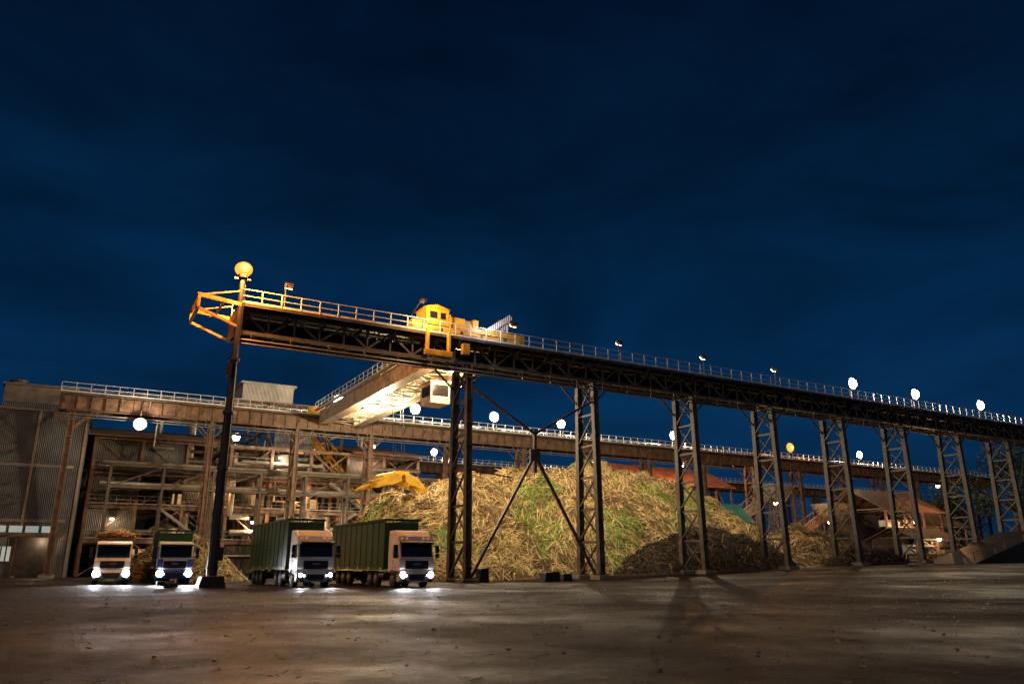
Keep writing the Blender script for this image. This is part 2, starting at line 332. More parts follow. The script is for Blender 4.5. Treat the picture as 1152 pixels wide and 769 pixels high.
# ---------------------------------------------------------------- crane
def crane():
    g=group('overhead_crane',0,0)
    mb=MB()
    for s in(18.2,22.8):
        mb.box((s,21,H-.2),(1.1,39.2,1.7)); 
        for k in range(20): mb.box((s,2.6+k*1.95,H-.2),(1.16,.08,1.6))
        mb.box((s,21,H+.72),(.14,39,.12)); mb.box((s,21,H-1.15),(1.3,39.2,.1))
    for k in range(13): mb.beam((18.7,3+k*3,H-.9),(22.3,4.5+k*3,H-.9),.14); mb.beam((22.3,4.5+k*3,H-.9),(18.7,6+k*3,H-.9),.14)
    mb.obj('bridge_girders','cream',g)
    mb=MB()
    for q in(-.2,42.2):
        mb.box((20.5,q-.9,H+.75),(8.5,.7,.9)); 
        for s in(17,18.8,22.2,24): mb.cyl((s,q-1.35,H+.42),(s,q-.55,H+.42),.3,n=16)
    mb.obj('end_carriages','steel_y',g,bevel=.03)
    mb=MB()
    for sx in(17.1,23.9):
        for k in range(27): mb.box((sx,2+k*1.5,H+1.2),(.06,.06,1.1))
        for h in(1.75,1.2): mb.beam((sx,1,H+h),(sx,41,H+h),.06)
        mb.box((sx,21,H+.62),(.6,39,.05))
    mb.obj('bridge_handrails','rail',g)
    mb=MB(); mb.box((15.9,-.4,H+1.5),(2.2,2.2,1.9)); mb.box((17.9,-.4,H+1.25),(1.5,1.9,1.4)); mb.prismx([(14.6,H+2.46),(17.1,H+2.46),(15.8,H+2.8)],-1.6,.8)
    mb.box((14.2,-.4,H+.9),(1.0,1.2,.9)); mb.cyl((19.1,-.9,H+1.5),(19.1,.5,H+1.5),.5,n=14); mb.box((19.9,-.4,H+1.7),(.6,1.1,.9))
    mb.beam((14.8,-1.7,H+.2),(14.8,-1.7,H+2.0),.1); mb.beam((17,-1.7,H+.2),(17,-1.7,H+2.0),.1); mb.beam((13.6,-1.6,H+.5),(19.8,-1.6,H+.5),.12,.3)
    mb.box((15.6,-2.5,H-1.9),(2.6,.3,.5)); mb.box((14.6,-2.4,H-.9),(.25,.4,2.0)); mb.box((16.6,-2.4,H-.9),(.25,.4,2.0)); mb.box((18.2,-2.4,H-1.2),(.7,.4,1.0))
    mb.obj('machinery_house','steel_y',g,bevel=.04)
    mb=MB(); mb.box((15.5,-1.52,H+1.8),(.7,.04,.6)); mb.box((16.4,-1.52,H+1.8),(.5,.04,.6)); mb.obj('house_windows','glass',g)
    mb=MB(); mb.cyl((15,-.4,H+2.5),(15,-.4,H+3.4),.05,n=6); mb.box((15,-.4,H+3.4),(.5,.3,.25)); mb.obj('warning_beacon','dark',g)
    mb=MB()
    for q in(-1.2,.6):
        mb.beam((20.6,q,H+.9),(23.4,q,H+2.9),.25,.5); mb.beam((20.6,q,H+.9),(22.8,q,H+.8),.2,.3); mb.beam((23.4,q,H+2.9),(22.8,q,H+.8),.15)
        mb.beam((22,q,H+1.8),(22.4,q,H+.8),.12)
    mb.box((22.6,-.3,H+2.0),(1.2,1.6,.9),0,Matrix.Rotation(-.55,3,'Y')); mb.box((21.4,-.3,H+.9),(1.2,1.8,.7))
    mb.obj('cable_reel_frame','cladw',g)
    mb=MB(); tq=20
    mb.box((20.5,tq,H+1.05),(5.4,3.6,.35)); mb.box((19.6,tq-.3,H+1.8),(1.8,2.4,1.1)); mb.cyl((21.9,tq-1.4,H+1.7),(21.9,tq+1.4,H+1.7),.55,n=16)
    mb.obj('hoist_trolley','cream',g,bevel=.03)
    mb=MB(); mb.box((20.5,9,H-2.8),(2.0,2.4,2.0)); mb.box((20.5,9,H-1.7),(2.3,2.7,.15)); mb.beam((19.6,9,H-1.6),(18.7,9,H-1.1),.15);mb.beam((21.4,9,H-1.6),(22.3,9,H-1.1),.15)
    mb.box((20.5,9,H-3.85),(2.1,2.5,.12)); 
    for x in(19.48,21.52):
        for y in(7.78,10.22): mb.box((x,y,H-2.8),(.1,.1,2.04))
    mb.obj('operator_cabin','cladw',g,bevel=.03)
    mb=MB(); mb.box((20.5,7.77,H-2.6),(1.7,.04,1.1)); mb.box((19.47,9,H-2.6),(.04,1.9,1.1)); mb.obj('cabin_windows','glass',g)
    mb=MB(); gs,gq,gzz=21.3,20,9.9
    for dx in(-.5,.5):
        for dy in(-.4,.4): mb.cyl((20.6+dx,tq+dy,H+1),(gs+dx,gq+dy,gzz+1.3),.03,n=6,mi=1)
    mb.box((gs+.2,gq,gzz+1.15),(1.6,1.1,.5)); mb.cyl((gs-1,gq,gzz+.8),(gs+1.3,gq,gzz+.8),.25,n=12)
    for sg,k in((-1,1.15),(1,.75)):
        P=[(.1,1.0),(1.2,.95),(2.4,.45),(3.3,-.35),(3.1,-.6),(2.0,-.35),(1.0,-.15),(.3,.2)]
        pp=[(gs+sg*k*a,gzz+b) for a,b in P]
        mb.prismx(pp,gq-1.5,gq-1.38); mb.prismx(pp,gq+1.38,gq+1.5)
        for a,b in zip(P[:4],P[1:4]): mb.beam((gs+sg*k*(a[0]+b[0])/2,gq-1.37,gzz+(a[1]+b[1])/2),(gs+sg*k*(a[0]+b[0])/2,gq+1.37,gzz+(a[1]+b[1])/2),.75,.1)
        for j in range(6):
            yy=gq-1.3+j*.52
            mb.beam((gs+sg*k*2.6,yy,gzz+.2),(gs+sg*k*3.9,yy,gzz-.8),.12,.2)
        mb.cyl((gs+sg*.3,gq,gzz+1.3),(gs+sg*k*2.3,gq,gzz+.75),.14,n=10)
    mb.obj('cane_grab',['grab_y','dark'],g)
    for (s,q,z,p,c) in((20.5,24,H-1.9,14000,(1,.76,.46)),(20.5,5,H-1.5,3500,(1,.60,.28))):
        mb=MB(); mb.box((s,q,z+.35),(.7,.5,.2)); mb.box((s,q,z+.7),(4.2,.15,.15)); mb.obj('work_lamp_housing','dark',g)
        mb=MB(); mb.box((s,q,z+.21),(.6,.4,.06)); mb.obj('work_lamp_lens','lw',g)
        plight('work_light',g,(s,q,z-.2),c,p,.15)
    mb=MB(); mb.box((13.6,-3.3,H+2.2),(.35,.25,.25)); mb.beam((13.6,-3.3,H+2.3),(13.6,-1.2,H+1.6),.06); mb.obj('deck_lamp','dark',g)
    plight('deck_light',g,(14.4,-3.6,H+1.7),(1,.6,.25),1300,.06)
    plight('deck_light_reel',g,(20.6,-3.0,H+1.7),(.9,.9,1),250,.05)
crane()
# ---------------------------------------------------------------- cane piles
def interp(t,x):
    for (a,b),(c,d) in zip(t,t[1:]):
        if x<=c: return b+(d-b)*(x-a)/(c-a) if x>a else b
    return t[-1][1]
RID=[(12,0),(16,3.5),(21,8.0),(26,9.6),(31,10.7),(40,12.2),(47,12.3),(59,11.9),(63.5,9.6),(68,4.5),(72,0)]
def ph(s,q):
    r=interp(RID,s)
    qc=22+2*noise.noise(Vector((s*.1,0,3))); t=abs(q-qc)/(17+1.5*noise.noise(Vector((s*.15,q*.1,7))))
    if t>=1 or r<=0: return 0
    h=r*(1-t**1.55)
    h+=(noise.noise(Vector((s*.22,q*.22,1)))*1.6+noise.noise(Vector((s*.6,q*.6,2)))*1.1)*min(1,h/3)
    return max(0,h)
def mh(cs,cq,a,b,hh,sd):
    def f(s,q):
        r=math.hypot((s-cs)/a,(q-cq)/b)
        if r>=1: return 0
        h=hh*(1-r**1.6); h+=(noise.noise(Vector((s*.35,q*.35,sd)))*1.0+noise.noise(Vector((s*.9,q*.9,sd)))*.4)*min(1,h/2)*hh/4
        return max(0,h)
    return f
def pile(name,f,s0,s1,q0,q1,step,basem,nst,mats,weights,green=None,Lr=(.7,2.4),wr=(.05,.11)):
    g=group(name,0,0); g.location=W(0,0)
    ns=int((s1-s0)/step)+1; nq=int((q1-q0)/step)+1
    vs=[];
    for i in range(ns):
        for j in range(nq):
            s=s0+i*step;q=q0+j*step;h=f(s,q)
            vs.append((s,q,gz(s)+(h+.25*noise.noise(Vector((s*2,q*2,4)))*(h>0.3)-(.15 if h<=0 else 0))))
    fs=[(i*nq+j,(i+1)*nq+j,(i+1)*nq+j+1,i*nq+j+1) for i in range(ns-1) for j in range(nq-1)]
    me=bpy.data.meshes.new(name+'_mass'); me.from_pydata(vs,[],fs); me.materials.append(M[basem]); o=bpy.data.objects.new('mass',me); COL.objects.link(o); o.parent=g
    V=[];F=[];MI=[]
    n=0
    while n<nst:
        s=random.uniform(s0,s1);q=random.uniform(q0,q1);h=f(s,q)
        if h<.15: 
            if random.random()>.02: continue
        n+=1
        e=.4; gx=(f(s+e,q)-f(s-e,q))/(2*e); gy=(f(s,q+e)-f(s,q-e))/(2*e)
        nrm=Vector((-gx,-gy,1)).normalized()
        a=random.gauss(0,.7) + 2.5*noise.noise(Vector((s*.12,q*.12,11)))
        down=Vector((gx,gy,gx*gx+gy*gy)); 
        if down.length<.05: down=Vector((1,0,0))
        down.normalize(); side=nrm.cross(down)
        d=(down*math.cos(a)+side*math.sin(a)+nrm*random.uniform(-.25,.35)).normalized()
        L=random.uniform(*Lr); w=random.uniform(*wr); x=d.cross(nrm+Vector((random.gauss(0,.5),random.gauss(0,.5),random.gauss(0,.5)))).normalized()
        c=Vector((s,q,gz(s)+h+random.uniform(.0,.4)))
        sag=Vector((0,0,-L*.12)); p0=c-d*L/2+sag;p1=c;p2=c+d*L/2+sag
        k=len(V)
        V+= [p0-x*w*.3,p0+x*w*.3,p1-x*w/2,p1+x*w/2,p2-x*w*.2,p2+x*w*.2]
        F+=[(k,k+1,k+3,k+2),(k+2,k+3,k+5,k+4)]
        mi=random.choices(range(len(mats)),weights)[0]
        if green:
            gv=noise.noise(Vector((s*.11+3,q*.16,9)))-.12
            for (cs,cq,rr) in green: gv=max(gv,.5-.3*math.hypot(s-cs,(q-cq)*.8)/rr+.15*noise.noise(Vector((s*.7,q*.7,2))))
            if gv>.27 and random.random()<.5: mi=3
            elif noise.noise(Vector((s*.3,q*.3,31)))>.12 and random.random()<.6: mi=2
        MI+=[mi,mi]
    me=bpy.data.meshes.new(name+'_stalks'); me.from_pydata([tuple(v) for v in V],[],F)
    for m in mats: me.materials.append(M[m])
    me.polygons.foreach_set('material_index',MI); o=bpy.data.objects.new('stalks',me); COL.objects.link(o); o.parent=g
pile('sugar_cane_pile',ph,11,73,4,41,.5,'pile',60000,['straw1','straw2','straw3','straw4'],[.40,.36,.22,.02],green=[(34,11,3.5),(53,9,2.5),(59,14,2.2)],wr=(.05,.12))
pile('rotten_cane_heap',mh(52,5.5,13,5.5,4.3,21),38,66,-1,12,.4,'rot',9000,['straw2','straw3','rot'],[.01,.14,.85],Lr=(.4,1.5))
pile('sugar_cane_pile',mh(0,22,6,9,4,31),-7,7,12,32,.5,'pile',3500,['straw1','straw2','straw3'],[.3,.4,.3])
pile('sugar_cane_pile',mh(86,22,10,9,5,41),75,97,12,32,.5,'rot',6000,['straw1','straw2','straw3'],[.10,.30,.6])
pile('rotten_cane_heap',mh(73,1,7,3.5,1.6,51),65,81,-4,6,.4,'rot',2500,['straw2','straw3','rot'],[.05,.35,.6],Lr=(.3,1.2))
# ---------------------------------------------------------------- trucks
def wheel(mb,mr,x,y,r=.52,w=.32):
    mb.cyl((x-w/2,y,r),(x+w/2,y,r),r,n=24)
    sg=1 if x>0 else -1
    mr.cyl((x+sg*(w/2+.005),y,r),(x+sg*(w/2+.03),y,r),r*.55,r*.5,n=18); mr.cyl((x+sg*(w/2+.03),y,r),(x+sg*(w/2+.1),y,r),r*.22,r*.16,n=10)
    for k in range(8):
        a=k*math.pi/4; mr.box((x+sg*(w/2+.04),y+math.cos(a)*r*.38,r+math.sin(a)*r*.38),(.05,.06,.06))
def truck(s,q,upper='white',lower='white',long=12.5,load=False,high=True,beam=160,binm='green',dim=1.0,yaw=0,zt=4.55):
    g=group('cane_truck',s,q,gz(s),TH+yaw)
    hw=1.22; top=3.75 if high else 3.25
    mb=MB()
    prof=[(.16,1.05),(.02,1.25),(.0,1.75),(.05,1.95),(.30,2.95),(.38,3.08),(.55,3.12) if not high else (.5,3.35),(1.0,top) if high else (1.0,top-.05),(2.15,top),(2.25,3.0),(2.25,1.0),(1.9,.95)]
    mb.prism(prof,-hw,hw); mb.obj('cab_shell',upper,g,bevel=.07)
    mb=MB()
    mb.prism([(.14,.38),(.0,.5),(-.06,.62),(-.06,1.0),(0.03,1.14),(.5,1.2),(.5,.38)],-hw-.02,hw+.02); mb.obj('front_bumper',lower,g,bevel=.05)
    mb=MB()
    for sg in(-1,1): mb.prism([(.04,1.2),(-.02,1.3),(-.02,1.74),(.03,1.9),(.16,1.9),(.16,1.2)],sg*.86,sg*1.235) 
    mb.obj('corner_panels',lower,g,bevel=.015)
    mb=MB(); 
    mb.prism([(-.035,1.22),(-.035,1.76),(.05,1.76),(.05,1.22)],-.82,.82)
    for k in range(5): mb.box((0,-.05,1.28+k*.105),(1.6,.05,.035))
    mb.box((0,-.075,.74),(1.2,.05,.3)); mb.box((0,-.1,.55),(1.0,.05,.05))
    mb.prism([(.02,3.0),(-.22,2.94),(-.2,2.82),(.06,2.86),(.28,2.9),(.34,3.0)],-1.15,1.15)
    for sg in(-1,1):
        mb.box((sg*(hw+.02),.55,1.0),(.05,.9,.22))
        for (zz) in(.45,.75): mb.box((sg*(hw-.02),.52,zz),(.14,.5,.05))
        for k in range(8):
            a0=math.pi*k/8;a1=math.pi*(k+1)/8
            mb.beam((sg*(hw-.12),1.35+math.cos(a0)*.62,.52+math.sin(a0)*.62),(sg*(hw-.12),1.35+math.cos(a1)*.62,.52+math.sin(a1)*.62),.34,.05)
        mb.beam((sg*hw,.25,2.75),(sg*(hw+.28),.1,2.7),.04); mb.beam((sg*hw,.25,2.05),(sg*(hw+.28),.1,2.1),.04)
        mb.box((sg*(hw+.3),.12,2.5),(.24,.14,.5)); mb.box((sg*(hw+.3),.12,2.08),(.24,.14,.26))
    for x in(-.5,.35): mb.beam((x,.04,1.98),(x+.55,.11,2.25),.025)
    mb.obj('grille_mirrors_trim','black',g,bevel=.012)
    mb=MB()
    R=lambda t:(.05+.25*t,1.95+1.0*t)
    a=R(.06);b=R(.9)
    mb.prism([(a[0]-.025,a[1]),(b[0]-.025,b[1]),(b[0]+.01,b[1]),(a[0]+.01,a[1])],-1.1,1.1)
    for sg in(-1,1):
        x0,x1=(hw-.0,hw+.015) if sg>0 else (-hw-.015,-hw)
        mb.prism([(.28,2.0),(.46,2.8),(1.25,2.8),(1.25,1.95),(.7,1.9)],x0,x1)
    mb.obj('windows','glass',g)
    mb=MB(); 
    for sg in(-1,1): mb.box((sg*(hw+.005),1.32,2.0),(.012,.015,1.7)); mb.box((sg*(hw+.03),1.2,1.75),(.03,.16,.04))
    mb.box((0,-.085,1.55),(.5,.02,.12)); mb.obj('door_trim','chrome',g)
    mb=MB()
    for x in(-.95,-.6,.6,.95): mb.box((x,.42 if high else .5,3.22 if high else 3.15),(.1,.1,.05))
    if long>5:
        for k in range(int(long/2.4)):
            for sg in(-1,1): mb.box((sg*1.35,3.4+k*2.4,1.25),(.02,.12,.06))
    mb.obj('marker_lamps','amber',g)
    mb=MB(); mc=MB()
    for sg in(-1,1):
        mc.box((sg*.93,-.045,.82),(.52,.1,.32)); mb.cyl((sg*1.0,-.1,.84),(sg*1.0,-.14,.84),.14*dim,.11*dim,14)
        mb.cyl((sg*.76,-.1,.80),(sg*.76,-.12,.80),.06,.05,12)
        mc.box((sg*.9,-.07,.52),(.26,.06,.12))
        spot('headlight_beam',g,(sg*.98,-.3,.85),(0.02*sg,-1,-.10),(.95,.95,1),beam*dim,80,.05)
    mc.obj('headlight_units','glass',g,bevel=.01); mb.obj('headlamps','lh',g)
    mb=MB(); mb.box((0,-.076,.4),(.52,.012,.12)); mb.obj('number_plate','white',g)
    mb=MB()
    for sg in(-1,1): mb.box((sg*.42,1.2+long/2,.85),(.1,long+2,.26))
    mb.cyl((.95,3.0,.72),(.95,4.2,.72),.33,n=18); mb.cyl((-.95,3.0,.72),(-.95,4.0,.72),.3,n=18)
    mb.cyl((-1.05,2.45,1.0),(-1.05,2.45,3.4),.07,n=10); mb.box((0,2.5,1.7),(1.8,.25,1.4))
    for y in (long-1.8,long-.4,long+1.0):
        mb.cyl((-1,y,.52),(1,y,.52),.08,n=8)
    mb.box((0,long+2.7,.65),(2.3,.1,.15))
    for x in(-1.1,1.1): mb.box((x,long+2.1,.55),(.5,.02,.6))
    mb.obj('chassis','dark',g)
    mt=MB(); mr=MB()
    for x in(-1.05,1.05):
        for y in(1.35,4.6,5.9,long-1.8,long-.4,long+1.0): wheel(mt,mr,x,y)
    mt.obj('tyres','tyre',g,bevel=.03); mr.obj('wheel_hubs','steel_g',g)
    y0,y1=2.95,long+2.8; zb=1.25
    mb=MB()
    for sg in(-1,1): mb.box((sg*1.22,(y0+y1)/2,(zb+zt)/2),(.06,y1-y0,zt-zb))
    mb.box((0,y0+.03,(zb+zt)/2-.1),(2.38,.06,zt-zb-.2)); mb.box((0,y1-.03,(zb+zt)/2),(2.38,.06,zt-zb)); mb.box((0,(y0+y1)/2,zb+.05),(2.38,y1-y0-.14,.1))
    k=y0+.05
    while k<y1:
        for sg in(-1,1): mb.box((sg*1.265,k,(zb+zt)/2),(.03,.09,zt-zb))
        k+=1.25
    for sg in(-1,1):
        mb.box((sg*1.27,(y0+y1)/2,zt),(.14,y1-y0+.1,.14)); mb.box((sg*1.27,(y0+y1)/2,zb),(.12,y1-y0+.1,.2)); mb.box((sg*1.265,(y0+y1)/2,2.7),(.045,y1-y0,.08))
    mb.box((0,y0,zt),(2.5,.12,.14)); mb.box((0,y0-.03,2.9),(2.4,.06,.08))
    for x in(-.7,0,.7): mb.box((x,y0-.03,(zb+zt)/2),(.08,.07,zt-zb))
    mb.obj('cane_bin',binm,g)
    if load:
        V=MB()
        for i in range(1400):
            x=random.uniform(-1.15,1.15);y=random.uniform(y0+.1,y1-.1);z=zt-.1+random.uniform(0,.5)*(1-(x/1.3)**2); a=random.gauss(1.5,.7);L=random.uniform(.5,1.4)
            V.beam((x-math.cos(a)*L/2,y-math.sin(a)*L/2,z-.1),(x+math.cos(a)*L/2,y+math.sin(a)*L/2,z+random.uniform(-.2,.25)),.04,.03,random.choice([0,1,2]))
        V.box((0,(y0+y1)/2,zt-.25),(2.2,y1-y0-.3,.5),2)
        V.obj('cane_load',['straw1','straw2','straw3'],g)
    return g
truck(5.0,-7.3,'white','white',beam=300,dim=.9)
truck(11.0,-10.3,'pink','pink',beam=800,dim=1.4)
truck(-6.4,7.2,'white','white',long=7,load=True,high=False,beam=900,binm='brown',dim=1.8,yaw=-.05,zt=3.75)
truck(-2.2,5.6,'white','blue',long=7,load=False,high=False,beam=1000,binm='green',dim=1.8,yaw=-.05,zt=4.1)
# ---------------------------------------------------------------- mill buildings
def frame_block(mb,s0,s1,ds,q0,q1,dq,levels,w=.35,brace=.35,mi=0):
    ss=[s0+ds*i for i in range(int(round((s1-s0)/ds))+1)]; qs=[q0+dq*i for i in range(int(round((q1-q0)/dq))+1)]
    for s in ss:
        for q in qs: mb.beam((s,q,0),(s,q,levels[-1]),w,w,mi)
    for z in levels:
        for q in qs: mb.beam((s0,q,z-.012),(s1,q,z-.012),w*.7,w,mi)
        for s in ss: mb.beam((s,q0,z-.02),(s,q1,z-.02),w*.65,w*.95,mi)
    lv=[0]+list(levels)
    for a,b in zip(lv,lv[1:]):
        for s,t in zip(ss,ss[1:]):
            if random.random()<brace: mb.beam((s,q0,a),(t,q0,b),.14,.14,mi)
            if random.random()<brace: mb.beam((t,q0+.2,a),(s,q0+.2,b),.14,.14,mi)
def mill():
    g=group('sugar_mill_building',0,0)
    mb=MB(); frame_block(mb,-8,36,5.5,50,74,8,[4.2,8.4,12.6,17],.4)
    frame_block(mb,8.5,25,5.5,54,70,8,[20.5,24.3],.4)
    mb.obj('steel_frame','brown',g)
    mb=MB()
    for z in(4.2,8.4,12.6):
        for k in range(8):
            if random.random()<.75: mb.box((-5.25+5.5*k,62,z+.24),(5.3,23.6,.06))
    for z in(4.5,8.7,12.9): railing(mb,-8,36,49.7,z,1.6)
    railing(mb,8.5,25,53.6,20.8,1.6)
    for z0,sx,dr in((0,28,-1),(4.2,20,1),(8.4,28,-1),(0,0,1),(4.2,6,-1)):
        mb.beam((sx,49,z0),(sx+dr*6,49,z0+4.2),.08,.3); mb.beam((sx,48.2,z0),(sx+dr*6,48.2,z0+4.2),.08,.3)
        mb.beam((sx,48.2,z0+1),(sx+dr*6,48.2,z0+5.2),.06)
        for k in range(16): t=(k+.5)/16; mb.box((sx+dr*6*t,48.6,z0+4.2*t),(.3,.75,.04))
    mb.obj('floors_stairs_railings','steel_g',g)
    mb=MB()
    mb.box((14,61,26.0),(7.5,9,3.0)); mb.box((14,61,27.6),(8.2,9.6,.3)); mb.obj('headhouse_cladding','cladw',g)
    mb=MB()
    mb.box((14,75.2,10),(46,.2,19)); 
    for (a,b,z0,z1) in((-8,-2.6,8.8,17),(-2.4,3,12.8,17),(3,8.4,8.6,12.4),(25,30.4,12.8,17),(14.1,19.3,17.2,20.2),(30.6,36,4.5,8.2),(8.6,13.8,.2,4),(-7.8,-2.7,4.5,8.1)): mb.box(((a+b)/2,50.3,(z0+z1)/2),(b-a,.1,z1-z0))
    mb.obj('wall_cladding','clad',g)
    mb=MB()
    mb.prism([(49,17.3),(62,20),(75.5,17.3),(75.5,17.1),(62,19.8),(49,17.1)],-9,8.2); mb.prism([(49,17.3),(62,20),(75.5,17.3),(75.5,17.1),(62,19.8),(49,17.1)],25.4,37)
    mb.obj('sheet_roof','roofb',g)
    mb=MB()
    for i in range(34):
        s=random.uniform(-8,34);q=random.uniform(48.8,56);z=random.choice([2.5,3.4,5.5,6.6,7.6,10,11,13.8,15,16]);L=random.uniform(4,14);r=random.choice([.1,.16,.25,.4])
        if random.random()<.6: mb.cyl((s,q,z),(min(36,s+L),q,z),r,n=12)
        else:
            z2=z+random.uniform(3,8); mb.cyl((s,q,z),(s,q,min(19,z2)),r,n=12); mb.cyl((s,q,z),(s+2.5,q,z),r,n=12)
    for (s,q,z0,z1,r) in((-4.5,53,4.5,10,1.7),(1.5,54,0,6,1.9),(11.5,53,8.6,12.5,1.6),(22,54,4.4,8,2.0),(33,54,8.6,14,1.8),(6,53,.3,3.8,1.4),(27.5,52,0,4,1.5),(16.5,53,12.8,16.5,1.7)):
        mb.cyl((s,q,z0+.6),(s,q,z1),r,n=24); mb.cyl((s,q,z1),(s,q,z1+.6),r,r*.3,n=24); mb.cyl((s,q,z0),(s,q,z0+.6),r*.3,r,n=24)
        for k in(.33,.66): mb.cyl((s,q,z0+(z1-z0)*k),(s,q,z0+(z1-z0)*k+.12),r+.06,n=24)
    mb.cyl((5,66,17),(5,66,25),.6,n=16); mb.cyl((0,60,17),(0,60,23.5),.35,n=12); mb.cyl((30,60,17),(30,60,23),.4,n=12)
    mb.obj('pipes_and_tanks','pipe',g)
    mb=MB()
    a=Vector((34,47,3));b=Vector((19,60,23))
    for dx in(-1,1):
        for dz in(0,1.8): mb.beam(a+Vector((dx,0,dz)),b+Vector((dx,0,dz)),.2)
        n=14
        for k in range(n):
            p=a.lerp(b,k/n)+Vector((dx,0,0));r=a.lerp(b,(k+1)/n)+Vector((dx,0,1.8)); mb.beam(p,r,.1); mb.beam(p,p+Vector((0,0,1.8)),.1)
    mb.beam(a+Vector((0,0,.2)),b+Vector((0,0,.2)),1.9,.15)
    mb.obj('inclined_conveyor','steel_y',g)
    mb=MB(); mh_=MB()
    for (s,z,p,c) in((-5,6,300,1),(2,2.2,1300,0),(7,10.3,600,0),(12,6,2200,1),(18,10,1500,0),(24,2.3,2600,0),(30,6.3,2800,1),(34,10.6,1500,1),(15,14.9,900,2),(28,15,500,0),(21,5.8,2400,2)):
        mh_.cyl((s,49.5,z+1.0),(s,49.5,z+1.15),.28,.1,n=12); mb.cyl((s,49.5,z+.72),(s,49.5,z+.98),.16,.24,n=12); plight('bay_light',g,(s,49.2,z+.5),((1,.48,.16),(1,.65,.33),(1,.85,.6))[c],p*.7,.1)
    mb.obj('bay_lamps','lb',g); mh_.obj('bay_lamp_shades','dark',g)
    mb=MB()
    for k in range(9):
        s=-6+k*4.8
        if k%2: mb.box((s,58.5,2.2),(2.5,.1,2.4)); 
        else: mb.box((s,60.5,10.4),(1.6,.1,1.4))
    mb.obj('lit_openings','lin',g)
    g=group('pipe_bridge',0,0)
    mb=MB()
    for s in [-6+6*i for i in range(9)]:
        mb.beam((s,46.3,0),(s,46.3,13.2),.3); mb.beam((s,48,0),(s,48,13.2),.3)
        mb.beam((s,46.3,13.2),(s,48,13.2),.25); mb.beam((s,46.3,10.6),(s,48,10.6),.25)
        mb.beam((s,46.3,10.6),(s+6,46.3,13.2),.12)
    for z in(10.6,13.2):
        for q in(46.3,48): mb.beam((-6,q,z),(48,q,z),.25)
    mb.obj('bridge_frame','steel',g)
    mb=MB()
    for q,z,r in((46.8,13.6,.25),(47.5,13.55,.2),(46.9,11,.3),(47.6,10.95,.22)): mb.cyl((-7,q,z),(49,q,z),r,n=12)
    mb.obj('pipes','pipe',g)
mill()
def left_building():
    g=group('corrugated_warehouse',0,0)
    mb=MB()
    mb.box((-27,58,9.5),(36,24,19)); mb.box((-14.8,55,20.2),(7.5,12,4.6)); mb.box((-30,56,20.3),(16,12,2.6))
    mb.obj('cladding_walls','clad',g)
    mb=MB(); mb.box((-27,58,19.1),(36.6,24.6,.25)); mb.box((-14.8,55,22.6),(8.1,12.6,.25)); mb.box((-30,56,21.7),(16.6,12.6,.2))
    mb.box((-14.8,48.96,21.5),(7.6,.08,2.2)); mb.box((-20,45.96,12.6),(20,.1,.35)); mb.box((-20,45.96,6.3),(20,.1,.35))
    for k in range(5): mb.box((-9.3-5*k,45.95,9.5),(.3,.12,19))
    mb.obj('trims_and_flashings','pipe',g)
    mb=MB(); mb.box((-13,45.93,2.4),(4.4,.1,4.4)); mb.box((-22,45.93,2.4),(4.4,.1,4.4)); mb.obj('roller_doors','dark',g)
    mb=MB()
    for k in range(5): mb.box((-18+k*1.6,45.9,5.3),(1.3,.06,.8))
    for k in range(4): mb.box((-16.6+k*.5,45.9,2.6),(.35,.06,1.6))
    mb.obj('lit_windows','win',g)
    mb=MB(); mb.prism([(46,5),(43.2,4.5),(43.2,4.35),(46,4.8)],-27,-10); 
    for k in range(5): mb.beam((-26.5+k*4,43.4,0),(-26.5+k*4,43.4,4.4),.15)
    mb.obj('entrance_canopy','roofb',g)
    for s in(-12,-19): plight('canopy_light',g,(s,44.5,4),(1,.7,.4),250,.1)
    mb=MB()
    for s,r,h in((-18,.9,25),(-23,.5,24),(-10.5,.35,24.3)): mb.cyl((s,60,19),(s,60,h),r,n=16); mb.cyl((s,60,h),(s,60,h+.2),r*1.2,n=16)
    mb.obj('roof_stacks','steel',g)
left_building()
def shed(name,s,q,L,D,eave,ridge,roof,extra=True):
    g=group(name,s,q,gz(s))
    mb=MB(); n=max(2,int(L/4))
    for i in range(n+1):
        x=-L/2+L*i/n
        for y in(-D/2,D/2): mb.beam((x,y,0),(x,y,eave),.3)
        mb.beam((x,-D/2,eave),(x,0,ridge-.3),.2); mb.beam((x,D/2,eave),(x,0,ridge-.3),.2); mb.beam((x,-D/2,eave),(x,D/2,eave),.2)
        if i<n:
            mb.beam((x,-D/2,0),(x+L/n,-D/2,eave*.5),.12); mb.beam((x+L/n,-D/2,eave*.5),(x,-D/2,eave),.12)
    for z in(eave*.33,eave*.66,eave-.3):
        for y in(-D/2,D/2): mb.beam((-L/2,y,z),(L/2,y,z),.2)
    mb.obj('frame','brown',g)
    mb=MB(); o=.8; sl=(ridge-eave)/(D/2)
    mb.prism([(-D/2-o,eave-sl*o+.1),(0,ridge+.1),(D/2+o,eave-sl*o+.1),(D/2+o,eave-sl*o-.02),(0,ridge-.02),(-D/2-o,eave-sl*o-.02)],-L/2-o,L/2+o); mb.obj('roof',roof,g)
    if extra:
        mb=MB()
        for i in range(10):
            x=random.uniform(-L/2,L/2-2); z=random.uniform(1,eave-1.5)
            if i%2: mb.cyl((x,-D/2+.6,z),(min(L/2,x+random.uniform(3,8)),-D/2+.6,z),random.uniform(.12,.3),n=10)
            else: mb.box((x+1,-D/2+1.5,z),(random.uniform(1,3),1.5,random.uniform(.8,2)))
        mb.obj('machinery','steel_g',g)
        mb=MB(); mb.box((0,D/2,eave*.5),(L,.12,eave)); mb.obj('rear_wall','clad',g)
    return g
